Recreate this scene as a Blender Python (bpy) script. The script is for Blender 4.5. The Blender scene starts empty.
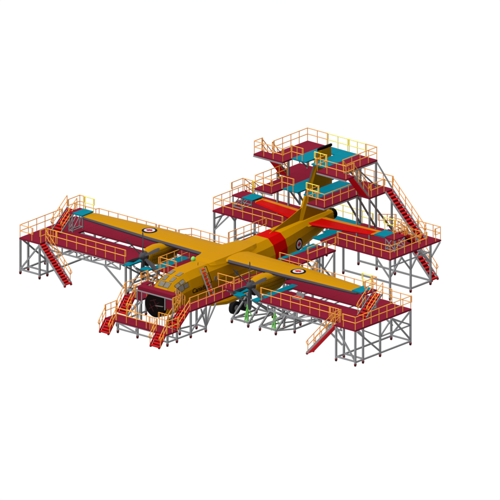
import bpy, math, random
from mathutils import Vector, Matrix
random.seed(4)
scn = bpy.context.scene
col = scn.collection

# ------------------------------------------------------------------ materials
def material(name, rgb, rough=0.55, spec=0.25, var=0.06, metallic=0.0, scale=1.5):
    m = bpy.data.materials.new(name); m.use_nodes = True
    nt = m.node_tree; b = nt.nodes['Principled BSDF']
    b.inputs['Roughness'].default_value = rough
    b.inputs['Specular IOR Level'].default_value = spec * 0.05
    b.inputs['Metallic'].default_value = metallic
    tc = nt.nodes.new('ShaderNodeTexCoord')
    nz = nt.nodes.new('ShaderNodeTexNoise'); nz.inputs['Scale'].default_value = scale; nz.inputs['Detail'].default_value = 4
    mr = nt.nodes.new('ShaderNodeMapRange'); mr.inputs['To Min'].default_value = 1 - var; mr.inputs['To Max'].default_value = 1 + var
    mx = nt.nodes.new('ShaderNodeVectorMath'); mx.operation = 'SCALE'
    mx.inputs[0].default_value = rgb
    nt.links.new(tc.outputs['Object'], nz.inputs['Vector'])
    nt.links.new(nz.outputs['Fac'], mr.inputs['Value'])
    nt.links.new(mr.outputs['Result'], mx.inputs['Scale'])
    nt.links.new(mx.outputs['Vector'], b.inputs['Base Color'])
    return m

M = dict(
    yellow=material('yellow_paint', (0.222, 0.101, 0.0003), 0.5, 0.15, 0.03, scale=0.6),
    red=material('red_paint', (0.235, 0.0008, 0.0006), 0.5, 0.15, 0.03),
    orange_trim=material('orange_paint', (0.29, 0.09, 0.001), 0.5, 0.15, 0.03),
    boot=material('rubber_boot', (0.034, 0.030, 0.036), 0.7, 0.2, 0.08),
    blade=material('blade_grey', (0.030, 0.029, 0.032), 0.6, 0.2, 0.05),
    black=material('black_bulkhead', (0.0035, 0.0025, 0.0025), 0.7, 0.1, 0.2),
    bracket=material('bulkhead_bracket', (0.030, 0.006, 0.008), 0.7, 0.1, 0.2),
    glass=material('window_grey', (0.085, 0.078, 0.066), 0.25, 2.0, 0.35, scale=6),
    window_frame=material('window_frame_dark', (0.06, 0.034, 0.006), 0.6, 0.2, 0.1),
    deck=material('crimson_deck', (0.096, 0.0050, 0.0138), 0.7, 0.1, 0.06, scale=0.8),
    cyan=material('cyan_panel', (0.0004, 0.088, 0.122), 0.6, 0.15, 0.05),
    rail=material('orange_tube', (0.43, 0.175, 0.028), 0.5, 0.2, 0.05),
    yrail=material('yellow_tube', (0.52, 0.42, 0.05), 0.5, 0.2, 0.05),
    steel=material('grey_steel', (0.124, 0.125, 0.129), 0.5, 0.3, 0.06),
    tread=material('red_tread', (0.30, 0.006, 0.006), 0.55, 0.15, 0.06),
    stair_red=material('dark_red_stringer', (0.17, 0.004, 0.009), 0.55, 0.15, 0.06),
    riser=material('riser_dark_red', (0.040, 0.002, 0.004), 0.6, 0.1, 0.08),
    soffit=material('soffit_red', (0.40, 0.004, 0.010), 0.6, 0.1, 0.04),
    caster=material('caster_red', (0.10, 0.007, 0.009), 0.6, 0.2, 0.1),
    tyre=material('black_tyre', (0.006, 0.006, 0.007), 0.8, 0.2, 0.1),
    hub=material('wheel_hub', (0.12, 0.12, 0.12), 0.5, 0.3, 0.1),
    green=material('green_paint', (0.10, 0.33, 0.07), 0.5, 0.2, 0.05),
    navy=material('roundel_navy', (0.004, 0.004, 0.010), 0.6, 0.1, 0.05),
    white=material('roundel_white', (0.27, 0.255, 0.26), 0.6, 0.1, 0.03),
    roundel_red=material('roundel_red', (0.22, 0.008, 0.012), 0.6, 0.1, 0.03),
    letter=material('black_lettering', (0.006, 0.004, 0.002), 0.6, 0.1, 0.05),
)

def cowl_material():
    """yellow cowling with close-set louvre and panel lines on its flanks"""
    m = material('yellow_cowling', (0.222, 0.101, 0.0003), 0.5, 0.15, 0.03)
    nt = m.node_tree; b = nt.nodes['Principled BSDF']
    src = b.inputs['Base Color'].links[0].from_socket
    tc = nt.nodes.new('ShaderNodeTexCoord')
    sp = nt.nodes.new('ShaderNodeSeparateXYZ'); nt.links.new(tc.outputs['Object'], sp.inputs[0])   # local frame: x is 6 m ahead of the world's
    def lines(sock, period, duty):
        a = nt.nodes.new('ShaderNodeMath'); a.operation = 'PINGPONG'; a.inputs[1].default_value = period / 2
        nt.links.new(sock, a.inputs[0])
        c = nt.nodes.new('ShaderNodeMath'); c.operation = 'LESS_THAN'; c.inputs[1].default_value = duty * period / 2
        nt.links.new(a.outputs[0], c.inputs[0]); return c.outputs[0]
    lx = lines(sp.outputs['X'], 0.15, 0.36); lz = lines(sp.outputs['Z'], 0.30, 0.16)
    mxm = nt.nodes.new('ShaderNodeMath'); mxm.operation = 'MAXIMUM'
    nt.links.new(lx, mxm.inputs[0]); nt.links.new(lz, mxm.inputs[1])
    below = nt.nodes.new('ShaderNodeMath'); below.operation = 'LESS_THAN'; below.inputs[1].default_value = 4.30
    nt.links.new(sp.outputs['Z'], below.inputs[0])
    aft = nt.nodes.new('ShaderNodeMath'); aft.operation = 'LESS_THAN'; aft.inputs[1].default_value = 4.25
    nt.links.new(sp.outputs['X'], aft.inputs[0])
    p = nt.nodes.new('ShaderNodeMath'); p.operation = 'MULTIPLY'
    nt.links.new(mxm.outputs[0], p.inputs[0]); nt.links.new(below.outputs[0], p.inputs[1])
    p2 = nt.nodes.new('ShaderNodeMath'); p2.operation = 'MULTIPLY'
    nt.links.new(p.outputs[0], p2.inputs[0]); nt.links.new(aft.outputs[0], p2.inputs[1])
    mix = nt.nodes.new('ShaderNodeMix'); mix.data_type = 'RGBA'
    nt.links.new(p2.outputs[0], mix.inputs[0]); nt.links.new(src, mix.inputs[6])
    mix.inputs[7].default_value = (0.075, 0.042, 0.003, 1)
    nt.links.new(mix.outputs[2], b.inputs['Base Color'])
    return m
M['cowl'] = cowl_material()

# ------------------------------------------------------------------ mesh helpers
class MB:
    def __init__(s): s.v = []; s.f = []; s.mi = []
    def add(s, verts, faces, mi=0):
        o = len(s.v); s.v += [tuple(p) for p in verts]
        s.f += [tuple(i + o for i in f) for f in faces]; s.mi += [mi] * len(faces); return s
    def box(s, x0, x1, y0, y1, z0, z1, mi=0):
        x0, x1 = sorted((x0, x1)); y0, y1 = sorted((y0, y1)); z0, z1 = sorted((z0, z1))
        v = [(x, y, z) for z in (z0, z1) for y in (y0, y1) for x in (x0, x1)]
        return s.add(v, [(0, 2, 3, 1), (4, 5, 7, 6), (0, 1, 5, 4), (2, 6, 7, 3), (0, 4, 6, 2), (1, 3, 7, 5)], mi)
    def frame(s, p, q):
        p = Vector(p); q = Vector(q); d = (q - p).normalized()
        up = Vector((0, 0, 1)) if abs(d.z) < 0.95 else Vector((1, 0, 0))
        a = d.cross(up).normalized(); return p, q, a, d.cross(a).normalized()
    def beam(s, p, q, w, h=None, mi=0):
        h = h or w; p, q, a, b = s.frame(p, q)
        v = [c + a * i * w / 2 + b * j * h / 2 for c in (p, q) for i, j in ((-1, -1), (1, -1), (1, 1), (-1, 1))]
        return s.add(v, [(3, 2, 1, 0), (4, 5, 6, 7), (0, 1, 5, 4), (1, 2, 6, 5), (2, 3, 7, 6), (3, 0, 4, 7)], mi)
    def tube(s, p, q, r, n=6, r2=None, mi=0):
        r2 = r if r2 is None else r2; p, q, a, b = s.frame(p, q)
        v = [c + (a * math.cos(2 * math.pi * k / n) + b * math.sin(2 * math.pi * k / n)) * rr for c, rr in ((p, r), (q, r2)) for k in range(n)]
        f = [(k, (k + 1) % n, n + (k + 1) % n, n + k) for k in range(n)]
        return s.add(v, f + [tuple(range(n - 1, -1, -1)), tuple(range(n, 2 * n))], mi)
    def loft(s, rings, mi=0, cap=True, mis=None):
        n = len(rings[0]); v = [p for r in rings for p in r]; o = len(s.v); s.add(v, [])
        for i in range(len(rings) - 1):
            for k in range(n):
                s.f.append((o + i * n + k, o + i * n + (k + 1) % n, o + (i + 1) * n + (k + 1) % n, o + (i + 1) * n + k))
                s.mi.append(mis(i, k) if mis else mi)
        if cap:
            s.f.append(tuple(o + k for k in range(n - 1, -1, -1))); s.mi.append(mi)
            s.f.append(tuple(o + (len(rings) - 1) * n + k for k in range(n))); s.mi.append(mi)
        return s
    def build(s, name, mat, parent=None, origin=None, smooth=False):
        org = Vector(origin) if origin is not None else (parent['_o_'] if False else ORG.get(parent.name, Vector()) if parent else Vector())
        me = bpy.data.meshes.new(name)
        me.from_pydata([Vector(p) - org for p in s.v], [], s.f)
        for m in (mat if isinstance(mat, (list, tuple)) else [mat]): me.materials.append(M[m])
        for poly, k in zip(me.polygons, s.mi): poly.material_index = k; poly.use_smooth = smooth
        import bmesh
        bm = bmesh.new(); bm.from_mesh(me); bmesh.ops.recalc_face_normals(bm, faces=bm.faces); bm.to_mesh(me); bm.free()
        o = bpy.data.objects.new(name, me); col.objects.link(o)
        if parent is not None:
            o.parent = parent
        else:
            o.location = org
        ORG[o.name] = org
        return o
ORG = {}

def thing(name, label, cat, loc, group=None):
    o = bpy.data.objects.new(name, None); col.objects.link(o)
    o.location = loc; o['label'] = label; o['category'] = cat; o.empty_display_size = 0.3
    if group: o['group'] = group
    ORG[o.name] = Vector(loc); return o

RR = 0.034     # guard rail tube radius
def deck_panel(root, x0, x1, y0, y1, z, mat='deck', name='deck_panel', t=0.14):
    x0, x1 = sorted((x0, x1)); y0, y1 = sorted((y0, y1)); e = 0.004
    return MB().box(x0 + e, x1 - e, y0 + e, y1 - e, z - t, z).build(name, mat, root)
def insert(root, x0, x1, y0, y1, z):
    return deck_panel(root, x0, x1, y0, y1, z + 0.02, 'cyan', 'sliding_panel', 0.10)
def guardrail(root, pts, mat='rail', h=1.1, sp=1.0, end=True):
    """top and middle rail as one part, every upright a sub-part"""
    pts = [Vector(p) for p in pts]; r = MB(); posts = []
    for i in range(len(pts) - 1):
        a, b = pts[i], pts[i + 1]
        for k in (h, h * 0.53):
            r.tube(a + Vector((0, 0, k)), b + Vector((0, 0, k)), RR)
        L = (b - a).length; n = max(1, round(L / sp))
        for j in range(n + (1 if i == len(pts) - 2 else 0)): posts.append(a.lerp(b, j / n))
    if end:      # closed loops at both ends
        for a, b in ((pts[0], pts[1]), (pts[-1], pts[-2])):
            d = (b - a).normalized() * -.10
            r.tube(a + Vector((0, 0, h)), a + d + Vector((0, 0, h)), RR).tube(a + d + Vector((0, 0, h)), a + d + Vector((0, 0, h * .53)), RR).tube(a + d + Vector((0, 0, h * .53)), a + Vector((0, 0, h * .53)), RR)
    o = r.build('guardrail', mat, root)
    for p in posts:
        MB().tube(p, p + Vector((0, 0, h + RR)), RR * 0.95).build('post', mat, o)
    return o
def leg(root, x, y, z1, z0=0.2, w=0.14, foot=True, name='leg'):
    o = MB().beam((x, y, z0), (x, y, z1), w).build(name, 'steel', root)
    if foot:
        c = MB().box(x - .08, x + .08, y - .08, y + .08, .15, .24).beam((x, y - .075, .06), (x, y - .075, .2), .05, .03).beam((x, y + .075, .06), (x, y + .075, .2), .05, .03).build('caster', 'caster', root)
        MB().tube((x, y - .05, .1), (x, y + .05, .1), .1, 12).build('wheel', 'tyre', c)
    return o
def beam(root, p, q, w=0.12, name='brace', mat='steel'):
    return MB().beam(p, q, w).build(name, mat, root)
def stair(root, top, bot, width, wdir, n, rails=(1, 1), soffit=False, stringer='steel', rail='rail', feet=False, hand_h=1.0, risers=True):
    """top / bot: centre of the flight's two ends; wdir: unit vector across. Stringers are the part; treads and handrails hang on it."""
    top = Vector(top); bot = Vector(bot); w = Vector(wdir); d = bot - top; run = Vector((d.x, d.y, 0)).normalized()
    s = MB()
    for k in (-1, 1):
        s.beam(top + w * k * width / 2, bot + w * k * width / 2, 0.06, 0.16)
    if not (risers or soffit):
        for t in (.04, .35, .65, .96):
            c = top.lerp(bot, t); s.beam(c - w * (width / 2 + .03), c + w * (width / 2 + .03), .05)
    else:
        nrm = d.cross(w).normalized(); nrm = nrm if nrm.z < 0 else -nrm
        c0 = top + nrm * .10; c1 = bot + nrm * .10
        v = [c0 - w * (width / 2 - .04), c0 + w * (width / 2 - .04), c1 + w * (width / 2 - .04), c1 - w * (width / 2 - .04)]
        v += [p + nrm * .03 for p in v]
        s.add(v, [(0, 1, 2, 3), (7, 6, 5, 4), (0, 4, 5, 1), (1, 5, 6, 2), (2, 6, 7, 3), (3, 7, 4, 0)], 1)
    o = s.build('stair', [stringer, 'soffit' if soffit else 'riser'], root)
    for i in range(n):
        c = top.lerp(bot, (i + 0.6) / n)
        a = c - w * (width / 2 - .035); b = c + w * (width / 2 - .035)
        MB().add([a - run * .12, a + run * .12, b + run * .12, b - run * .12,
                  a - run * .12 - Vector((0, 0, .05)), a + run * .12 - Vector((0, 0, .05)), b + run * .12 - Vector((0, 0, .05)), b - run * .12 - Vector((0, 0, .05))],
                 [(0, 1, 2, 3), (7, 6, 5, 4), (0, 4, 5, 1), (1, 5, 6, 2), (2, 6, 7, 3), (3, 7, 4, 0)]).build('tread', 'tread', o)
    for k, on in zip((-1, 1), rails):
        if not on: continue
        off = w * k * (width / 2 + .05); t = top + off; b = bot + off; m = MB(); L = d.length
        up = Vector((0, 0, hand_h)); up2 = up * .5
        b2 = b - d * 0.06
        m.tube(t + up, b2 + up, RR); m.tube(t + up2, b2 + up2, RR)
        m.tube(b2 + up, b2 + up + run * .18 - Vector((0, 0, .25)), RR); m.tube(b2 + up + run * .18 - Vector((0, 0, .25)), b2 + up2, RR)
        for j in range(max(2, round(L / 1.1)) + 1):
            p = t.lerp(b2, j / max(2, round(L / 1.1))); m.tube(p, p + up, RR * .95)
        m.build('handrail', rail, o)
    if feet:
        for k in (-1, 1):
            p = bot + w * k * (width / 2 - .05)
            MB().tube(p + Vector((0, 0, .1 - p.z)) - w * .05, p + Vector((0, 0, .1 - p.z)) + w * .05, .1, 12).build('wheel', 'caster', o)
    return o

X_, Y_ = Vector((1, 0, 0)), Vector((0, 1, 0))

# ================================================================== AIRCRAFT
plane = thing('cargo_plane', 'yellow twin-propeller cargo plane with a red band round its rear body, parked among the docks', 'aircraft', (-6, 0, 0))
# (x, top, bottom, half width)
ST = [(3.7, 3.42, 1.40, 1.03), (3.45, 3.55, 1.38, 1.14), (3.1, 3.68, 1.36, 1.26), (2.62, 4.08, 1.36, 1.36), (1.9, 4.38, 1.36, 1.44), (1.1, 4.54, 1.36, 1.49), (0.2, 4.60, 1.36, 1.5),
      (-2.5, 4.62, 1.36, 1.5), (-6.5, 4.66, 1.36, 1.5), (-8.2, 4.70, 1.45, 1.5), (-9.4, 4.76, 1.62, 1.48), (-11.0, 4.84, 2.0, 1.40), (-12.0, 4.88, 2.25, 1.28),
      (-13.8, 4.93, 2.72, 1.03), (-15.6, 4.95, 3.15, .80), (-17.0, 4.92, 3.55, .60), (-17.95, 4.90, 3.95, .50)]
def ring(x, zt, zb, w):
    h = zt - zb
    half = [(.46, 0), (.83, .15), (1, .38), (1, .70), (.80, .88), (.42, 1)]
    pts = [(x, w * a, zt - h * b) for a, b in half]
    return pts + [(x, -w * a, zt - h * b) for a, b in reversed(half)]
fus = MB().loft([ring(*s) for s in ST], mis=lambda i, k: 1 if ST[i][0] == -9.4 else 0).build('fuselage', ['yellow', 'red'], plane)
# open nose bulkhead (nose cone swung away)
b = MB(); c = (4.0, 0, 2.40)
b.tube((3.62, 0, 2.40), (4.12, 0, 2.40), 1.03, 32)
nose = b.build('nose_bulkhead', 'black', plane)
b = MB()
b.beam((4.14, -.55, 2.0), (4.14, .5, 2.75), .10, .05).beam((4.14, -.1, 2.9), (4.14, .35, 2.2), .08, .05).beam((4.14, -.45, 2.7), (4.14, .2, 2.95), .06, .05)
b.beam((4.14, -.5, 2.45), (4.14, -.1, 1.85), .05, .05)
b.build('equipment_bracket', 'bracket', nose)
MB().beam((4.16, .15, 2.42), (4.16, .95, 2.50), .13, .05).build('hinge_arm', 'glass', nose)
b = MB(); pr = None
for k in range(32):
    a0 = 2 * math.pi * k / 32; a1 = 2 * math.pi * (k + 1) / 32
    b.beam((3.72, 1.05 * math.sin(a0), 2.4 + 1.05 * math.cos(a0)), (3.72, 1.05 * math.sin(a1), 2.4 + 1.05 * math.cos(a1)), .07)
b.build('seal_ring', 'yellow', nose)
# tail cap
MB().tube((-17.9, 0, 4.43), (-18.45, 0, 4.43), .52, 20, .44).tube((-18.45, 0, 4.43), (-18.60, 0, 4.43), .44, 20, .25).build('tail_cap', 'black', plane)

# surfaces for windows: quad patch on the fuselage found by ray cast in the loft (side = +1 port)
from mathutils.bvhtree import BVHTree
bvh = BVHTree.FromPolygons([v.co + ORG[plane.name] for v in fus.data.vertices], [tuple(p.vertices) for p in fus.data.polygons])
def on_body(x, y, z):
    """nearest skin point seen from outside along the normal direction of the section's centre"""
    o = Vector((x, y, z)); cz = 3.0; d = Vector((0, -y, cz - z)).normalized()
    h = bvh.ray_cast(o + -d * 4, d)
    return h[0], h[1]
def patch(name, pts, mat, parent, off=0.025, th=0.02):
    v = []
    for p in pts:
        q, n = on_body(*p)
        v.append((q, n))
    n = len(v); o_ = [q + m * off for q, m in v]; i_ = [q - m * .02 for q, m in v]
    return MB().add(o_ + i_, [tuple(range(n))] + [(k, (k + 1) % n, n + (k + 1) % n, n + k) for k in range(n)] + [tuple(range(2 * n - 1, n - 1, -1))]).build(name, mat, parent)
def ring_at(x):
    for a, b in zip(ST, ST[1:]):
        if b[0] <= x <= a[0]:
            t = (a[0] - x) / (a[0] - b[0]); return ring(x, *[a[k] + (b[k] - a[k]) * t for k in (1, 2, 3)])
def facet_pane(name, xa, xb, fi, t0, t1, s, mat, parent, off):
    xs = sorted({xa, xb} | {q[0] for q in ST if xb < q[0] < xa}, reverse=True); outer = []; inner = []
    for x in xs:
        r = ring_at(x); a, b = Vector(r[fi]), Vector(r[fi + 1]); n = Vector((.12, b.z - a.z, a.y - b.y)); n = Vector((.12, -(b.z - a.z), b.y - a.y)).normalized()
        for t in (t0, t1):
            p = a.lerp(b, t)
            for lst, o in ((outer, off), (inner, -.02)):
                q = p + n * o; lst.append((q.x, q.y * s, q.z))
    k = len(outer); m = len(xs); f = []
    for i in range(m - 1):
        c = 2 * i; f += [(c, c + 1, c + 3, c + 2), (k + c, k + c + 2, k + c + 3, k + c + 1), (c, c + 2, k + c + 2, k + c), (c + 1, k + c + 1, k + c + 3, c + 3)]
    f += [(0, k, k + 1, 1), (k - 2, k - 1, 2 * k - 1, 2 * k - 2)]
    return MB().add(outer + inner, f).build(name, mat, parent)
for s in (1, -1):
    # windscreen halves, side screens, eyebrow panes, lower pane
    for nm, pts in (('windscreen', [(3.06, .05, 3.75), (3.06, .55, 3.75), (2.68, .57, 4.05), (2.68, .05, 4.05)]),
                    ('eyebrow_window', [(2.52, .24, 4.2), (2.52, .59, 4.2), (2.02, .62, 4.4), (2.02, .24, 4.4)]),
                    ('eyebrow_window', [(1.78, .26, 4.5), (1.78, .63, 4.5), (1.22, .65, 4.6), (1.22, .26, 4.6)]),
                    ('lower_window', [(2.85, 1.25, 2.65), (2.2, 1.4, 2.65), (2.2, 1.4, 3.05), (2.85, 1.25, 3.05)])):
        f = patch(nm, [(x, s * y, z) for x, y, z in pts], 'glass', plane)
        cx, cy, cz = (sum(p[k] for p in pts) / len(pts) for k in range(3))
        patch('frame', [(cx + (x - cx) * 1.16, s * (cy + (y - cy) * 1.16), cz + (z - cz) * 1.16) for x, y, z in pts], 'window_frame', f, .012)
    for xa, xb, fi, t0, t1 in ((2.98, 2.56, 1, .02, .62), (2.46, 1.98, 1, .0, .62), (1.88, 1.42, 1, .12, .56), (2.62, 2.24, 0, .50, .92), (2.12, 1.66, 0, .52, .92)):
        f = facet_pane('side_screen', xa, xb, fi, t0, t1, s, 'glass', plane, .028)
        facet_pane('frame', xa + .05, xb - .05, fi, t0 - .07, t1 + .07, s, 'window_frame', f, .012)
    for xx, zz in ((-1.9, 3.45), (-4.45, 3.25), (-6.6, 3.25)):
        patch('cabin_window', [(xx + .2 * math.cos(t), s * 1.45, zz + .22 * math.sin(t)) for t in [k * math.pi / 5 for k in range(10)]], 'glass', plane)
    # cabin door outline
    f = patch('crew_door', [(-0.35, s * 1.45, 2.35), (-1.25, s * 1.45, 2.35), (-1.25, s * 1.45, 3.35), (-.35, s * 1.45, 3.35)], 'yellow', plane, .015)

# word on the flank
def word(txt, size, loc, rot, parent, name):
    cu = bpy.data.curves.new('lettering', 'FONT'); cu.body = txt; cu.size = size; cu.extrude = .006; cu.offset = .008
    t = bpy.data.objects.new('lettering_source', cu); col.objects.link(t)
    dg = bpy.context.evaluated_depsgraph_get(); me = bpy.data.meshes.new_from_object(t.evaluated_get(dg))
    bpy.data.objects.remove(t); me.materials.clear(); me.materials.append(M['letter']); me.name = name
    o = bpy.data.objects.new(name, me); col.objects.link(o); o.parent = parent
    o.matrix_parent_inverse = Matrix(); o.location = Vector(loc) - ORG[parent.name]; o.rotation_euler = rot
    return o
word('Canada', .58, (1.12, 1.512, 2.95), (math.pi / 2, 0, math.pi), plane, 'lettering')
word('Canada', .58, (-1.35, -1.512, 2.95), (math.pi / 2, 0, 0), plane, 'lettering')

# ---- wing
def wring(y, le, te, k=1.0):
    c = le - te; P = [(0.0, 4.50), (.025, 4.60), (.05, 4.665), (.16, 4.76), (.35, 4.80), (.62, 4.80), (.80, 4.73), (1.0, 4.60), (1.0, 4.57), (.70, 4.45), (.35, 4.36), (.10, 4.32), (.02, 4.36)]
    zc = 4.55
    return [(le - c * a, y, zc + (z - zc) * k) for a, z in P]
WS = [(-14.65, -4.05, -5.50, .60), (-14.35, -3.98, -5.6, .72), (-7.2, -3.52, -6.18, .95), (-1.45, -3.36, -6.25, 1), (1.45, -3.36, -6.25, 1), (7.2, -3.52, -6.18, .95), (14.35, -3.98, -5.6, .72), (14.65, -4.05, -5.50, .60)]
def wing_mi(i, k):
    return 1 if k in (0, 1, 11, 12) and i != 3 else 0
MB().loft([wring(*w) for w in WS], mis=wing_mi).build('wing', ['yellow', 'boot'], plane)
MB().loft([[(x, y * w, z) for y, z in ((-1, zb), (-.8, zt), (.8, zt), (1, zb))] for x, w, zt, zb in ((-1.75, .95, 4.62, 4.5), (-2.3, 1.2, 4.74, 4.45), (-3.7, 1.4, 4.83, 4.4), (-5.6, 1.4, 4.84, 4.4), (-7.2, 1.1, 4.80, 4.5), (-8.0, .8, 4.71, 4.5))]).build('wing_fairing', 'yellow', plane)
for s in (1, -1):
    for y0, y1 in ((1.7, 6.2), (6.3, 11.2)):
        pass
# ---- nacelles and propellers
EY = 5.72
for s in (1, -1):
    y = s * EY
    def nring(x, w, zt, zb):
        h = (zt - zb) / 2; zc = (zt + zb) / 2; out = []
        for k in range(20):
            a = 2 * math.pi * k / 20; ca, sa = math.cos(a), math.sin(a)
            out.append((x, y + w * math.copysign(abs(sa) ** .75, sa), zc + h * math.copysign(abs(ca) ** .75, ca)))
        return out
    nac = MB().loft([nring(*q) for q in ((-1.45, .38, 4.33, 3.56), (-1.62, .50, 4.42, 3.40), (-2.1, .62, 4.52, 3.02), (-2.8, .70, 4.56, 2.84), (-3.4, .72, 4.48, 2.80), (-4.4, .68, 4.44, 2.92), (-5.6, .48, 4.46, 3.4), (-6.6, .16, 4.46, 4.2))]).build('nacelle', 'cowl', plane, smooth=True)
    MB().box(-1.40, -1.75, y - .30, y + .30, 3.12, 3.36).build('air_intake', 'black', nac)
    MB().tube((-4.9, y + s * .62, 3.75), (-5.5, y + s * .80, 3.72), .16, 12).build('exhaust', 'blade', nac)
    hubp = Vector((-1.14, y, 3.97))
    prop = MB()
    prof = [(-1.45, .40), (-1.15, .36), (-.95, .26), (-.8, .12), (-.72, .02)]
    prop.loft([[(x, y + r * math.cos(2 * math.pi * k / 16), 3.97 + r * math.sin(2 * math.pi * k / 16)) for k in range(16)] for x, r in prof])
    po = prop.build('propeller', 'blade', plane)
    for k in range(6):
        a = math.radians(60 * k); rad = Vector((0, math.sin(a), math.cos(a))); tan = Vector((0, math.cos(a), -math.sin(a))); rings = []
        for r, w, tw, t in ((.28, .18, 60, .07), (.6, .30, 50, .055), (1.1, .36, 40, .04), (1.6, .34, 32, .028), (1.98, .26, 26, .018), (2.09, .11, 26, .01)):
            cdir = tan * math.cos(math.radians(tw)) + X_ * math.sin(math.radians(tw)); nd = cdir.cross(rad).normalized(); cp = hubp + rad * r
            rings.append([cp - cdir * w / 2, cp + nd * t, cp + cdir * w / 2, cp - nd * t])
        MB().loft(rings).build('blade', 'blade', po)
# ---- tailplane
for s in (1, -1):
    def sr(y, le, te, t): return [(le, s * y, 4.60), (le - .12, s * y, 4.60 + t), (te, s * y, 4.60 + t * .6), (te, s * y, 4.60 - t * .6), (le - .15, s * y, 4.60 - t)]
    hs = MB().loft([sr(.35, -14.35, -16.2, .16), sr(1.2, -14.65, -16.25, .15), sr(6.15, -15.85, -16.7, .08)]).build('tailplane', 'red', plane)
    MB().loft([[(a, s * y, 4.60 + t), (b_, s * y, 4.61), (a, s * y, 4.60 - t)] for y, a, b_, t in ((.5, -16.22, -16.85, .09), (6.15, -16.72, -17.15, .045))]).build('elevator', 'orange_trim', hs)
    MB().loft([[(le, s * y, 4.60), (le - .1, s * y, 4.60 + t), (te, s * y, 4.60 + t * .5), (te, s * y, 4.60 - t * .5), (le - .12, s * y, 4.60 - t)] for y, le, te, t in ((6.16, -15.86, -17.1, .08), (6.38, -16.1, -17.1, .04))]).build('tip_cap', 'orange_trim', hs)
for s in (1, -1):
    MB().loft([[(x, s * y, 4.60 + t), (x, s * (y + .35), 4.58), (x, s * y, 4.60 - t)] for x, y, t in ((-14.2, .62, .05), (-14.8, .62, .20), (-16.2, .50, .18), (-16.9, .40, .05))]).build('root_fairing', 'yellow', plane)
# ---- fin
def fr(z, le, te, t): return [(le, t * .30, z), (le - .30, t, z), (te, t * .6, z), (te, -t * .6, z), (le - .30, -t, z), (le, -t * .55, z)]
fin = MB().loft([fr(4.75, -13.9, -17.4, .27), fr(4.98, -14.0, -17.4, .26), fr(6.9, -14.9, -17.41, .22), fr(10.30, -16.5, -17.42, .13)], mis=lambda i, k: 1 if k in (4, 5) and i == 2 else 0).build('fin', ['yellow', 'boot'], plane)
MB().loft([[(x, w, 4.7), (x - .02, .02, z), (x - .02, -.02, z), (x, -w, 4.7)] for x, z, w in ((-10.3, 4.80, .03), (-13.0, 5.52, .10), (-14.62, 6.02, .13))]).build('dorsal_fillet', 'yellow', fin)
MB().loft([[(-17.44, t, z), (te, .01, z), (te, -.01, z), (-17.44, -t, z)] for z, te, t in ((4.98, -18.35, .13), (10.30, -18.15, .07))]).build('rudder', 'yellow', fin)
MB().loft([[(-16.44, .03, z), (-16.9, .12, z), (-18.2, .08, z), (-18.2, -.08, z), (-16.9, -.12, z), (-16.44, -.03, z)] for z in (10.31, 10.5)]).build('fin_cap', 'black', fin)
# ---- undercarriage
for s in (1, -1):
    sp = MB().loft([[(x, s * (1.15 + w * a), 1.65 + h * b) for a, b in ((0, 1.2), (.3, 1.1), (1.15, -.1), (1.0, -.7), (.45, -1), (0, -1))] for x, w, h in ((-.3, .2, .10), (-1.2, .75, .38), (-2.4, 1.05, .55), (-4.8, 1.0, .55), (-6.4, .5, .35), (-7.2, .1, .1))]).build('gear_sponson', 'yellow', plane)
    for xw in (-3.75, -4.95):
        w = MB().tube((xw, s * 1.72, .56), (xw, s * 2.10, .56), .56, 24).build('wheel', 'tyre', plane)
        MB().tube((xw, s * 1.70, .56), (xw, s * 2.12, .56), .24, 16).build('rim', 'hub', w)
        MB().beam((xw, s * 1.45, .56), (xw, s * 1.45, 1.4), .16).tube((xw, s * 1.4, .56), (xw, s * 1.75, .56), .07).build('gear_strut', 'hub', w)
w = MB().tube((2.0, -.28, .38), (2.0, -.08, .38), .38, 20).tube((2.0, .08, .38), (2.0, .28, .38), .38, 20).build('nose_wheel', 'tyre', plane)
MB().beam((2.0, 0, .38), (2.0, 0, 1.5), .13).build('gear_strut', 'hub', w)
# ---- roundels
LEAF = [(0, 1), (.16, .62), (.38, .74), (.30, .22), (.58, .48), (.64, .32), (.95, .36), (.84, .08), (.98, -.04), (.48, -.42), (.55, -.62), (.07, -.52), (.07, -1)]
LEAF = LEAF + [(-x, y) for x, y in reversed(LEAF)]
def roundel(center, ax, ay, r):
    center = Vector(center); n = ax.cross(ay).normalized()
    def disc(rr, off, mat, name, parent):
        pts = [center + (ax * math.cos(2 * math.pi * k / 40) + ay * math.sin(2 * math.pi * k / 40)) * rr for k in range(40)]
        m = MB().add([p + n * off for p in pts] + [p - n * .02 for p in pts], [tuple(range(40)), tuple(range(79, 39, -1))] + [(k, (k + 1) % 40, 40 + (k + 1) % 40, 40 + k) for k in range(40)])
        return m.build(name, mat, parent)
    d = disc(r, .012, 'navy', 'roundel', plane); disc(r * .72, .020, 'white', 'roundel_centre', d)
    pts = [center + ax * x * r * .52 + ay * yv * r * .52 for x, yv in LEAF]; q = len(pts)
    MB().add([p + n * .030 for p in pts] + [p for p in pts], [tuple(range(q)), tuple(range(2 * q - 1, q - 1, -1))] + [(k, (k + 1) % q, q + (k + 1) % q, q + k) for k in range(q)]).build('maple_leaf', 'roundel_red', d)
for s in (1, -1):
    roundel((-4.62, s * 7.95, 4.80), -Y_, X_, .64)
def side_roundel(s):
    ang = math.atan2(1.28 - 1.03, 1.8)       # the flank narrows aft
    ax = Vector((-math.cos(ang), -s * math.sin(ang), 0)) * s; ay = Vector((0, 0, 1))
    n = ax.cross(ay)
    x = -12.72; y = 1.28 - (1.28 - 1.03) * (.72 / 1.8)
    if n.y * s < 0: ax = -ax
    roundel((x, s * y, 3.50), ax, ay, .50)
side_roundel(1); side_roundel(-1)
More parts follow.
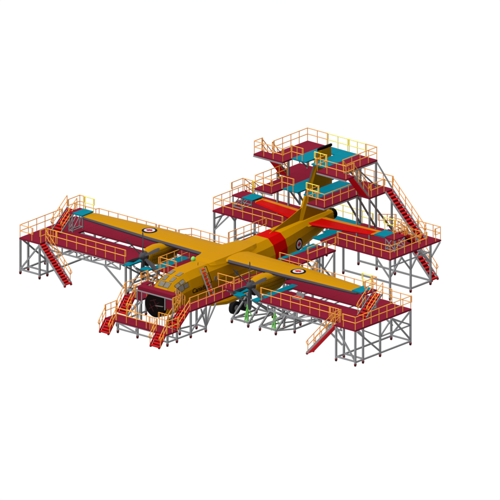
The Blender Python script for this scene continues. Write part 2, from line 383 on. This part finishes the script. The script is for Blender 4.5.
# green dome on the roof
MB().loft([[(-1.6 + r * math.cos(2 * math.pi * k / 14), -.72 + r * math.sin(2 * math.pi * k / 14), z) for k in range(14)] for z, r in ((4.50, .15), (4.72, .20), (4.84, .17), (4.92, .10), (4.95, .03))]).build('roof_dome', 'green', plane, smooth=True)
MB().tube((-.9, .35, 4.5), (-.95, .35, 4.85), .02, 6).build('blade_antenna', 'black', plane)

# ================================================================== WING DOCKS
ZD = 3.16
def wing_dock(s, label):
    root = thing('wing_dock', label, 'maintenance dock', (-3.5, s * 11, 0), 'docks under the two wings')
    Yc = lambda y: s * y
    def P(x, y, z): return (x, s * y, z)
    def dp(x0, x1, y0, y1): return deck_panel(root, x0, x1, s * y0, s * y1, ZD)
    # decks
    dp(0, -3.55, 15.7, 17.97); dp(-3.55, -7.1, 15.7, 17.97)
    dp(-.7, -7.4, 15.1, 15.7)
    for a, b_ in ((7.2, 9.2), (9.2, 11.2), (11.2, 13.2), (13.2, 15.1)):
        dp(-.7, -4.0, a, b_); dp(-4.8, -7.4, a, b_)
    dp(-5.5, -7.4, 5.0, 7.2); dp(-1.2, -5.1, 2.2, 4.0); dp(-5.1, -8.5, 2.6, 5.0); dp(-7.4, -8.5, 5.0, 7.0)
    MB().beam(P(-4.4, 7.25, ZD - .25), P(-4.4, 15.05, ZD - .25), .22, .1).build('slot_beam', 'blade', root)
    insert(root, -.4, -5.5, s * 6.55, s * 7.2, ZD); insert(root, -1.1, -5.1, s * 4.0, s * 4.9, ZD); insert(root, -.4, -1.1, s * 4.6, s * 5.4, ZD)
    # towers
    Z1 = ZD - .14
    for y in (15.85, 17.9):
        for x in (-.07, -1.05, -3.2, -7.03):
            if y < 17 and x == -3.2: continue
            leg(root, x, s * y, Z1)
        beam(root, P(-.07, y, .36), P(-7.03, y, .36), .12, 'base_beam')
        if y < 17: continue
        beam(root, P(-3.2, y, 1.75), P(-7.03, y, 1.75), .10, 'cross_beam')
        beam(root, P(-.3, y, 2.95), P(-3.2, y, .5)); beam(root, P(-.9, y, 2.95), P(-3.2, y, 1.75), .10)
        beam(root, P(-3.2, y, 1.75), P(-4.7, y, 2.95), .10); beam(root, P(-4.7, y, 2.95), P(-7.03, y, .5)); beam(root, P(-4.7, y, 2.95), P(-7.03, y, 1.75), .10)
    for x in (-.07, -1.05, -7.03):
        beam(root, P(x, 15.9, .42), P(x, 17.85, .42), .12, 'base_beam')
    beam(root, P(-.07, 17.85, .5), P(-.07, 15.9, 2.9)); beam(root, P(-7.03, 15.9, .5), P(-7.03, 17.85, 2.9)); beam(root, P(-7.03, 15.9, 1.8), P(-7.03, 17.85, 1.8), .10, 'cross_beam')
    # nacelle towers
    for y0, y1 in ((3.2, 4.95), (6.2, 7.9)):
        for y in (y0, y1):
            for x in (-1.85, -4.95): leg(root, x, s * y, .44)
            beam(root, P(-1.9, y, .38), P(-4.9, y, .38), .13, 'base_beam')
            beam(root, P(-1.3 if y < 5 else -.75, y, 3.0), P(-4.9, y, .42), .13); beam(root, P(-1.9, y, .42), P(-5.15, y, 3.0), .13)
        for x in (-1.85, -4.95):
            beam(root, P(x, y0, .44), P(x, y1, .44), .13, 'base_beam')
        beam(root, P(-1.9, y0, .46), P(-4.9, y1, .46), .10, 'base_beam'); beam(root, P(-1.9, y1, .30), P(-4.9, y0, .30), .10, 'base_beam')
    leg(root, -3.2, s * 8.77, Z1); leg(root, -6.5, s * 8.77, .44)
    beam(root, P(-3.2, 8.77, .38), P(-6.5, 8.77, .38), .12, 'base_beam'); beam(root, P(-3.2, 8.77, 2.9), P(-6.5, 8.77, .45), .11)
    beam(root, P(-1.85, 7.9, .40), P(-3.2, 8.77, .40), .10, 'base_beam'); beam(root, P(-4.95, 7.9, .40), P(-6.5, 8.77, .40), .10, 'base_beam')
    # truss carrying the span between the towers
    for x in (-.85, -3.6, -7.2):
        zl = ZD - .72
        beam(root, P(x, 7.9, zl), P(x, 15.8, zl), .11, 'truss_chord'); beam(root, P(x, 7.0, Z1 - .06), P(x, 15.8, Z1 - .06), .11, 'truss_chord')
        ys = [7.9, 9.45, 11.0, 12.55, 14.1, 15.7]
        for i, y in enumerate(ys):
            beam(root, P(x, y, zl), P(x, y, Z1 - .06), .09, 'truss_web')
            if i: beam(root, P(x, ys[i - 1], zl if i % 2 else Z1 - .06), P(x, y, Z1 - .06 if i % 2 else zl), .08, 'truss_web')
        beam(root, P(x, 9.6, zl), P(x, 7.5, .9), .12); beam(root, P(x, 13.9, zl), P(x, 15.85, 1.2), .12)
        if x < -.9 or s < 0: leg(root, x, s * 7.3, Z1)
    for y in (9.45, 11.0, 12.55, 14.1): beam(root, P(-.85, y, ZD - .72), P(-7.2, y, ZD - .72), .08, 'truss_web')
    # guard rails
    f = .05
    guardrail(root, [P(-.75, 7.3, ZD), P(-.75, 14.55, ZD)])
    guardrail(root, [P(-.05, 16.65, ZD), P(-.05, 17.92, ZD), P(-7.05, 17.92, ZD)] if s > 0 else [P(-.05, 16.65, ZD), P(-.05, 17.92, ZD), P(-5.3, 17.92, ZD)])
    guardrail(root, [P(-7.05, 17.92, ZD), P(-7.05, 15.75, ZD), P(-7.35, 15.65, ZD), P(-7.35, 9.6, ZD)])
    guardrail(root, [P(-7.35, 9.2, ZD), P(-7.35, 7.5, ZD)])
    guardrail(root, [P(-7.5, 7.2, ZD), P(-8.45, 6.7, ZD), P(-8.45, 2.8, ZD)])
    guardrail(root, [P(-1.2, 4.0, ZD), P(-5.0, 4.0, ZD)]); guardrail(root, [P(-1.25, 3.9, ZD), P(-1.25, 2.3, ZD)])
    # ground stair along the front edge
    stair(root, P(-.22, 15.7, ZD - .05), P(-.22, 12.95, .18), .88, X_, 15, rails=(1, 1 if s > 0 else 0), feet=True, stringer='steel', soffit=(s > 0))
    guardrail(root, [P(-.75, 14.7, ZD), P(-.75, 15.5, ZD)], sp=.27)
    guardrail(root, [P(-.72, 15.75, ZD), P(-.1, 15.75, ZD)], sp=.6)
    # stair up to the wing tip stand
    stair(root, P(-4.75, 16.35, 4.80), P(-2.75, 16.35, ZD + .1), .95, Y_, 8, stringer='steel')
    return root
wing_dock(-1, 'long crimson wing dock under the far wing, its ground stair showing red treads')
wing_dock(1, 'long crimson wing dock under the near wing, tall braced grey legs closest to the viewer')

def tip_stand(s, x0, x1, y0, yc, y1, z, zb, label, group, back=True):
    """small stand on a deck: crimson top, sliding cyan leaf towards the tip of the wing or tailplane"""
    root = thing('tip_stand', label, 'work stand', ((x0 + x1) / 2, s * (y0 + y1) / 2, zb), group)
    deck_panel(root, x0, x1, s * y0, s * yc, z, t=.10); insert(root, x0 + .0, x1, s * yc, s * y1, z)
    for x in (x0 - .08, x1 + .08):
        for y in (y0 + s * 0 - (.06 if y0 > yc else -.06), yc + (.06 if y0 > yc else -.06)):
            MB().beam((x, s * y, zb), (x, s * y, z - .1), .08).build('leg', 'steel', root)
        beam(root, (x, s * y0, zb + .15), (x, s * yc, z - .15), .06); beam(root, (x, s * y0, zb + .12), (x, s * yc, zb + .12), .07, 'base_beam')
    for y in (y0 - .06, yc + .06):
        beam(root, (x0 - .1, s * y, zb + .12), (x1 + .1, s * y, zb + .12), .07, 'base_beam'); beam(root, (x0 - .1, s * y, zb + .2), (x1 + .1, s * y, z - .15), .06)
    guardrail(root, [(x0, s * (y0 - .04), z), (x1 + .04, s * (y0 - .04), z), (x1 + .04, s * yc, z)])
    guardrail(root, [(x1 + .04, s * (yc - .15), z), (x1 + .04, s * y1, z)], 'yrail')
    return root
tip_stand(-1, -3.75, -5.2, 15.9, 15.45, 14.4, 4.84, ZD, 'small crimson and cyan stand with yellow rail at the far wing tip', 'tip stands of the wings')
tip_stand(1, -3.75, -5.2, 15.9, 15.45, 14.4, 4.84, ZD, 'small crimson and cyan stand with yellow rail at the near wing tip', 'tip stands of the wings')
for s, n in ((-1, 'far'), (1, 'near')):
    pass

# ================================================================== NOSE DOCK
nd = thing('nose_dock', 'stepped crimson dock wrapped round the open black nose, with four short red stairs', 'maintenance dock', (4, 0, 0))
Z0, ZS, ZN = 1.10, 2.42, 3.70
deck_panel(nd, 4.75, 6.15, -3.5, -1.2, Z0); deck_panel(nd, 4.75, 6.15, -1.2, 1.0, Z0); deck_panel(nd, 4.75, 6.15, 1.0, 3.05, Z0)
deck_panel(nd, 3.75, 1.6, -3.45, -1.75, ZS); deck_panel(nd, 1.6, -1.1, -3.45, -1.75, ZS)
deck_panel(nd, 3.35, 1.2, 1.75, 3.15, ZS); deck_panel(nd, 1.2, -.9, 1.75, 3.15, ZS); deck_panel(nd, -.9, -2.9, 1.75, 3.15, ZS)
insert(nd, 3.2, -1.1, -1.75, -1.5, ZS); 
deck_panel(nd, 3.5, 4.16, -1.75, 0, ZN, t=.08); deck_panel(nd, 3.5, 4.16, 0, 2.1, ZN, t=.08)
deck_panel(nd, 2.7, 3.5, -2.0, -1.45, ZN, t=.08)
for y0, y1, z0, z1 in ((-1.75, 2.1, 3.33, ZN), (-1.75, -1.27, 2.62, 3.32), (1.27, 2.1, ZS, 3.32)):
    MB().box(4.17, 4.21, y0, y1, z0, z1).build('fascia_panel', 'deck', nd)
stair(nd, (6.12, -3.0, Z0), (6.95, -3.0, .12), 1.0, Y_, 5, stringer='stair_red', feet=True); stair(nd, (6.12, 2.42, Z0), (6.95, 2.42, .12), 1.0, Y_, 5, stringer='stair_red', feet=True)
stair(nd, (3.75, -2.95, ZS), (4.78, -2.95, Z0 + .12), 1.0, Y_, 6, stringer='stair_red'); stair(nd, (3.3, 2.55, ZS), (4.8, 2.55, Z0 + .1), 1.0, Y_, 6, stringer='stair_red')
for x, y, z in ((6.05, -2.3, Z0), (6.05, -.2, Z0), (6.05, 1.8, Z0), (6.05, 3.0, Z0), (4.85, -3.4, Z0), (4.85, -1.3, Z0), (4.85, 1.2, Z0), (4.85, 3.0, Z0),
                (3.6, -3.4, ZS), (3.6, -1.9, ZS), (1.2, -3.4, ZS), (-1.0, -3.4, ZS), (-1.0, -1.9, ZS), (3.2, 3.08, ZS), (3.2, 1.9, ZS), (1.3, 3.08, ZS), (1.2, 2.0, ZS)):
    leg(nd, x, y, z - .14)
for y in (-1.72, -1.24, 1.24, 2.06):
    MB().beam((4.27, y, .2 if abs(y) > 1.5 else 2.3), (4.27, y, 3.31), .08).build('portal_post', 'steel', nd)
beam(nd, (4.27, -1.78, 3.36), (4.27, 2.12, 3.36), .08, 'portal_beam')
for a, b_ in (((6.05, -2.3, .4), (6.05, 3.0, .4)), ((4.85, -3.4, .4), (4.85, 3.0, .4)), ((6.05, 3.0, .38), (1.25, 3.08, .38)), ((4.85, -3.4, .38), (-1, -3.4, .38)), ((4.85, 1.2, .42), (1.2, 2.0, .42)),
              ((6.05, -2.3, .42), (4.85, -3.4, .42)), ((6.05, 1.8, .42), (4.85, 1.2, .42)), ((6.05, -.2, .42), (4.85, -1.3, .42)), ((1.3, 3.08, .44), (1.2, 2.0, .44)), ((3.2, 3.08, .44), (3.2, 1.9, .44))):
    beam(nd, a, b_, .11, 'base_beam')
for a, b_ in (((3.2, 3.08, .5), (1.3, 3.08, 2.2)), ((1.3, 3.08, .5), (.0, 3.08, 2.2)), ((1.3, 3.08, 1.9), (1.2, 2.0, .5)), ((1.3, 3.08, .5), (1.9, 3.08, 2.2)), ((1.3, 3.08, .5), (.7, 3.08, 2.2)), 
              ((3.6, -3.4, .5), (1.2, -3.4, 2.2)), ((3.6, -1.9, 2.2), (3.6, -3.4, .6)), ((6.05, -.2, .45), (6.05, -2.3, .9)), ((4.85, -1.3, .5), (3.6, -1.9, 2.2))):
    beam(nd, a, b_, .10)
guardrail(nd, [(6.1, -2.4, Z0), (6.1, 1.85, Z0)], sp=.95); guardrail(nd, [(6.1, -3.55, Z0), (4.8, -3.55, Z0)], sp=.65); guardrail(nd, [(6.1, 3.0, Z0), (4.9, 3.1, Z0)], sp=.6)
guardrail(nd, [(3.7, -3.4, ZS), (-1.05, -3.4, ZS)]); guardrail(nd, [(3.7, -2.35, ZS), (3.7, -1.8, ZS)], sp=.55)
guardrail(nd, [(3.3, 3.1, ZS), (-2.85, 3.1, ZS)]); guardrail(nd, [(3.3, 2.0, ZS), (3.3, 1.8, ZS)], sp=.3)
guardrail(nd, [(2.75, -1.95, ZN), (3.5, -1.95, ZN)], sp=.7, h=.9)
guardrail(nd, [(3.45, 2.16, ZS), (4.3, 2.16, ZS)], sp=.3, h=1.15)

guardrail(nd, [(4.82, -2.3, Z0), (4.82, -1.5, Z0)], sp=.4); guardrail(nd, [(4.82, 1.1, Z0), (4.82, 1.95, Z0)], sp=.3)
guardrail(nd, [(3.55, -1.85, ZS), (1.7, -1.85, ZS)], sp=.6); guardrail(nd, [(4.05, 2.25, ZN - .3), (3.0, 2.25, ZS + .1)], sp=.35, h=.9)
guardrail(nd, [(6.12, 1.2, Z0), (6.12, 1.86, Z0)], sp=.22)

# ladder leaning on the flank
ld = thing('ladder', 'steep red ladder with grey rails leaning on the yellow fuselage over its lettering', 'ladder', (-.6, 2.1, ZS))
lt, lb = Vector((-.62, 1.05, 4.62)), Vector((-.62, 2.15, ZS))
for k in (-1, 1): MB().beam(lt + X_ * .24 * k, lb + X_ * .24 * k, .06, .10).build('side_rail', 'steel', ld)
for i in range(9):
    c = lt.lerp(lb, (i + .6) / 9); MB().beam(c - X_ * .21, c + X_ * .21, .16, .06).build('rung', 'tread', ld)
b = MB()
for k in (-1, 1):
    if k > 0: continue
    a0 = lt + X_ * .27 * k; b0 = lb.lerp(lt, .45) + X_ * .27 * k; out = Vector((0, .22, .12))
    b.tube(a0 + out, b0 + out, .028).tube(a0, a0 + out, .028).tube(b0, b0 + out, .028)
b.build('handrail', 'black', ld)

# ================================================================== AFT FUSELAGE DOCKS
for s, lab in ((-1, 'narrow railed crimson walkway along the far flank of the rear fuselage, mostly hidden'), (1, 'narrow crimson walkway beside the red band and flank roundel, behind the near wing')):
    root = thing('flank_walkway', lab, 'maintenance dock', (-12, s * 2.8, 0), 'walkways along the rear fuselage')
    for a, b_ in ((-9.6, -12), (-12, -14.35)):
        deck_panel(root, a, b_, s * 2.0, s * 3.75, ZD)
    insert(root, -9.6, -13.0, s * 1.55, s * 2.0, ZD); insert(root, -13.0, -14.35, s * 1.3, s * 2.0, ZD)
    for x in (-9.7, -12, -14.2):
        for y in (2.1, 3.68): leg(root, x, s * y, ZD - .14)
        beam(root, (x, s * 2.1, .4), (x, s * 3.68, .4), .11, 'base_beam'); beam(root, (x, s * 2.1, .5), (x, s * 3.68, 2.9), .09)
    for y in (2.1, 3.68):
        beam(root, (-9.7, s * y, .36), (-14.2, s * y, .36), .11, 'base_beam'); beam(root, (-9.7, s * y, .5), (-12, s * y, 2.9)); beam(root, (-14.2, s * y, .5), (-12, s * y, 2.9))
    guardrail(root, [(-9.65 if s < 0 else -10.9, s * 3.7, ZD), (-14.3, s * 3.7, ZD)])

# ================================================================== TAIL DOCK
ZT = 3.62
td = thing('tail_dock', 'broad crimson tail dock under the red tailplane, spreading both sides of the rear fuselage', 'maintenance dock', (-17.5, 0, 0))
for a, b_ in ((2.0, 4.5), (4.5, 7.0), (7.0, 9.5)):
    deck_panel(td, -14.4, -17.1, -a, -b_, ZT); deck_panel(td, -17.1, -19.75, -a, -b_, ZT)
    deck_panel(td, -14.4, -17.1, a, b_, ZT); deck_panel(td, -17.1, -20.85 if a > 6 else (-20.1 if a > 4 else -19.9), a, b_, ZT)
insert(td, -18.9, -19.85, -2.0, 2.0, ZT)
for s in (-1, 1):
    insert(td, -14.4, -16.2, s * 1.15, s * 2.0, ZT); insert(td, -16.2, -18.9, s * .85, s * 2.0, ZT)
ZL = ZT - .14
for s in (-1, 1):
    for x, y in ((-14.5, 9.4), (-14.5, 2.2), (-17.1, 9.4), (-19.6, 9.4), (-19.6, 5.6), (-19.6, 3.65), (-19.6, 1.7), (-17.1, 2.2)):
        leg(td, x, s * y, ZL)
    for x in (-14.5, -19.6):
        if x < -15: beam(td, (x, s * 1.7, 2.75), (x, s * 9.4, 2.75), .10, 'cross_beam')
        if x < -15: beam(td, (x, s * 1.7, .4), (x, s * 9.4, .4), .13, 'base_beam')
        if x > -15:
            beam(td, (x, s * 9.4, 1.9), (x, s * 7.9, 3.4), .11); continue
        for y0, y1 in ((1.9, 5.6), (5.6, 9.4)):
            beam(td, (x, s * y0, 2.8), (x, s * (y0 + y1) / 2, 3.4), .09); beam(td, (x, s * y1, 1.9), (x, s * (y1 - 1.5), 3.4), .11); beam(td, (x, s * y0, 1.9), (x, s * (y0 + 1.5), 3.4), .11)
    beam(td, (-14.5, s * 9.4, 2.0), (-16.0, s * 9.4, 3.4), .12); beam(td, (-19.6, s * 9.4, 2.0), (-18.0, s * 9.4, 3.4), .12); beam(td, (-17.1, s * 9.4, 2.0), (-15.9, s * 9.4, 3.4), .11); beam(td, (-17.1, s * 9.4, 2.0), (-18.3, s * 9.4, 3.4), .11)
    beam(td, (-17.1, s * 9.4, .36), (-19.6, s * 9.4, .36), .13, 'base_beam'); beam(td, (-14.5, s * 9.4, 2.9), (-19.6, s * 9.4, 2.9), .10, 'cross_beam')
    beam(td, (-17.1, s * 2.2, .36), (-17.1, s * 9.4, .36), .13, 'base_beam')
beam(td, (-19.7, 9.4, 2.4), (-20.8, 9.4, 3.4), .11)
guardrail(td, [(-14.45, -2.1, ZT), (-14.45, -9.45, ZT), (-19.7, -9.45, ZT), (-19.7, -5.3, ZT)])
guardrail(td, [(-14.45, 3.9, ZT), (-14.45, 9.45, ZT), (-19.0, 9.45, ZT)])
guardrail(td, [(-20.2, 9.45, ZT), (-20.8, 9.45, ZT), (-20.8, 7.1, ZT)], sp=.75)
guardrail(td, [(-19.8, -2.2, ZT), (-19.8, 3.0, ZT)], 'yrail')
guardrail(td, [(-20.0, 3.6, ZT), (-20.8, 4.6, ZT)], 'rail', sp=.65)
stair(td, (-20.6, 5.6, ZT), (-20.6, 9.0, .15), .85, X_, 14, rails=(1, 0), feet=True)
guardrail(td, [(-20.12, 4.7, ZT), (-20.12, 7.0, ZT), (-20.75, 7.05, ZT)])
guardrail(td, [(-18.9, 8.9, ZT), (-18.9, 7.2, ZT), (-17.5, 7.2, ZT)], sp=.7)
# tailplane tip stands
for s, n in ((-1, 'far'), (1, 'near')):
    tip_stand(s, -15.9, -17.3, 8.7, 7.65, 6.5, 4.72, ZT, 'small crimson and cyan stand with caged legs at the %s tailplane tip' % n, 'tip stands of the tailplane')
    stair(td, (-17.45, s * 8.2, 4.70), (-18.7, s * 8.2, ZT + .1), .8, Y_, 5, stringer='stair_red')

# ================================================================== FIN DOCK
Z2, Z3 = 7.2, 9.56
fd = thing('fin_dock', 'two-storey crimson and cyan tower dock straddling the yellow fin', 'maintenance dock', (-17, 0, ZT))
for s in (-1, 1):
    # middle storey
    deck_panel(fd, -12.9, -15.0, s * 1.9, s * 3.74, Z2); deck_panel(fd, -15.0, -17.1, s * 1.9, s * 3.74, Z2)
    deck_panel(fd, -17.1, -20.1, s * 1.9, s * 3.74, Z2); deck_panel(fd, -17.1, -20.1, s * 3.74, s * 5.0, Z2)
    insert(fd, -14.3, -18.9, s * .32, s * 1.9, Z2)
    # top storey
    deck_panel(fd, -14.2, -16.9, s * 1.8, s * 3.74, Z3); deck_panel(fd, -16.9, -19.6, s * 1.8, s * 3.74, Z3); deck_panel(fd, -14.2, -15.25, s * 3.74, s * 4.95, Z3)
    insert(fd, -15.3, -18.28, s * .30, s * 1.8, Z3); insert(fd, -18.28, -19.6, 0, s * 1.8, Z3)
    # frame
    for x, y, za, zb_ in ((-19.5, 3.66, ZT, Z3), (-17.1, 3.66, ZT, Z3), (-20.0, 4.92, ZT, Z2), (-17.2, 4.92, ZT, Z2), (-19.5, 2.0, ZT, Z3)):
        MB().beam((x, s * y, za), (x, s * y, zb_ - .14), .13).build('leg', 'steel', fd)
    for y in (3.66, 2.0):
        if s < 0 and y < 3: continue
        beam(fd, (-17.2, s * y, Z2 - .2), (-19.5, s * y, ZT + .1))
        beam(fd, (-17.2, s * y, Z3 - .2), (-19.5, s * y, Z2 + .1), .10)
    beam(fd, (-17.2, s * 4.92, Z2 - .2), (-20.0, s * 4.92, ZT + .1)); beam(fd, (-19.55, s * 3.7, Z3 - .2), (-20.0, s * 4.95, Z2 + .1), .10)
    beam(fd, (-12.9, s * 1.85, Z2 - .2), (-12.9, s * 3.74, Z2 - .2), .10, 'edge_beam'); beam(fd, (-12.9, s * 3.7, Z2 - .2), (-20.0, s * 3.7, Z2 - .2), .10, 'edge_beam')
    beam(fd, (-14.2, s * 1.8, Z3 - .2), (-14.2, s * 4.95, Z3 - .2), .10, 'edge_beam'); beam(fd, (-14.2, s * 3.7, Z3 - .2), (-19.6, s * 3.7, Z3 - .2), .10, 'edge_beam')
    # stair between the storeys, outboard
    stair(fd, (-15.25, s * 4.35, Z3), (-17.25, s * 4.35, Z2 + .05), .95, Y_, 10, soffit=True, stringer='steel')
    # rails, middle storey
    guardrail(fd, [(-12.95, s * 1.95, Z2), (-12.95, s * 3.7, Z2), (-17.0, s * 3.7, Z2)])
    guardrail(fd, [(-14.25, s * 1.9, Z2), (-14.25, s * .75, Z2)], 'rail' if s < 0 else 'yrail', sp=.6)
    guardrail(fd, [(-12.95, s * 1.95, Z2), (-14.25, s * 1.95, Z2)])
    if s < 0: guardrail(fd, [(-17.2, s * 4.95, Z2), (-20.05, s * 4.95, Z2), (-20.05, s * 2.0, Z2)])
    else:
        guardrail(fd, [(-17.4, 4.95, Z2), (-19.0, 4.95, Z2)]); guardrail(fd, [(-20.05, 4.95, Z2), (-20.05, -1.9, Z2)], 'rail')
    # rails, top storey
    guardrail(fd, [(-14.25, s * 1.85, Z3), (-14.25, s * 4.9, Z3), (-15.2, s * 4.9, Z3)])
    guardrail(fd, [(-15.35, s * 3.7, Z3), (-19.55, s * 3.7, Z3), (-19.55, s * (2.6 if s > 0 else 1.6), Z3)])
    guardrail(fd, [(-14.25, s * 1.85, Z3), (-15.35, s * 1.85, Z3)])
    guardrail(fd, [(-15.35, s * 1.8, Z3), (-15.35, s * .7, Z3)], 'rail' if s < 0 else 'yrail', sp=.6)
guardrail(fd, [(-19.55, -1.5, Z3), (-19.55, .6, Z3)], 'yrail'); guardrail(fd, [(-19.55, .75, Z3), (-19.55, 2.5, Z3)], 'yrail')
# long flight from the middle storey down to the tail dock
stair(fd, (-19.55, 5.0, Z2), (-19.55, 8.6, ZT + .05), .9, X_, 15, rails=(1, 0))

# ================================================================== GREEN JACKS beside the near nacelle
for y, lab in ((4.0, 'green hydraulic jack between the grey legs closest to the wheels'), (6.9, 'green hydraulic jack between the grey legs just outboard of the propeller')):
    j = thing('jack', lab, 'jack', (-2.9, y, 0), 'green jacks under the near nacelle')
    MB().tube((-2.9, y, 0), (-2.9, y, .12), .20, 12).build('base_plate', 'green', j)
    MB().tube((-2.9, y, .12), (-2.9, y, 1.5), .09, 12).build('cylinder', 'green', j)
    MB().tube((-2.9, y, 1.5), (-2.9, y, 2.5), .06, 10).tube((-2.9, y, 2.5), (-2.9, y, 2.56), .14, 12).build('ram', 'steel', j)
    for k in range(3):
        a = k * 2.094; MB().beam((-2.9 + .12 * math.cos(a), y + .12 * math.sin(a), 1.2), (-2.9 + .45 * math.cos(a), y + .45 * math.sin(a), .03), .06).build('leg', 'green', j)

cs = thing('tool_case', 'flat grey case lying open on the crimson deck of the near wing dock', 'case', (-3.05, 9.25, ZD))
MB().box(-3.3, -2.8, 8.85, 9.65, ZD + .002, ZD + .14).build('base', 'steel', cs)
MB().box(-3.38, -3.34, 8.85, 9.65, ZD + .02, ZD + .42).build('lid', 'steel', cs)
MB().box(-3.22, -2.88, 8.95, 9.2, ZD + .142, ZD + .16).box(-3.22, -2.88, 9.3, 9.55, ZD + .142, ZD + .16).build('tray', 'tread', cs)

# ================================================================== LIGHT, WORLD, CAMERA
w = bpy.data.worlds.new('World'); scn.world = w; w.use_nodes = True
bg = w.node_tree.nodes['Background']; bg.inputs['Color'].default_value = (1, 1, 1, 1); bg.inputs['Strength'].default_value = 1.0
def sun(name, direction_from, strength, angle, shadow):
    l = bpy.data.lights.new(name, 'SUN'); l.energy = strength; l.angle = math.radians(angle); l.use_shadow = shadow
    o = bpy.data.objects.new(name, l); col.objects.link(o); o.rotation_euler = Vector(direction_from).to_track_quat('Z', 'Y').to_euler(); o.location = (0, 0, 40)
sun('key_lamp', (.55, -.22, 1.0), 7.2, 20, False)

cam = bpy.data.cameras.new('camera'); co = bpy.data.objects.new('camera', cam); col.objects.link(co); scn.camera = co
right = Vector((-.6462, .7632, 0)).normalized(); up = Vector((-.2488, -.2107, .9456)); up = (up - right * up.dot(right)).normalized(); back = right.cross(up)
ctr = Vector((-10.15, -1.89, 3.0))
mat = Matrix.Identity(4)
for i, v in enumerate((right, up, back)):
    for r in range(3): mat[r][i] = v[r]
p = ctr + back * 90
for r in range(3): mat[r][3] = p[r]
co.matrix_world = mat
cam.type = 'ORTHO'; cam.ortho_scale = 500 / 12.257; cam.clip_start = 0.1; cam.clip_end = 400

scn.view_settings.view_transform = 'Standard'; scn.view_settings.look = 'None'; scn.view_settings.exposure = 0; scn.view_settings.gamma = 1
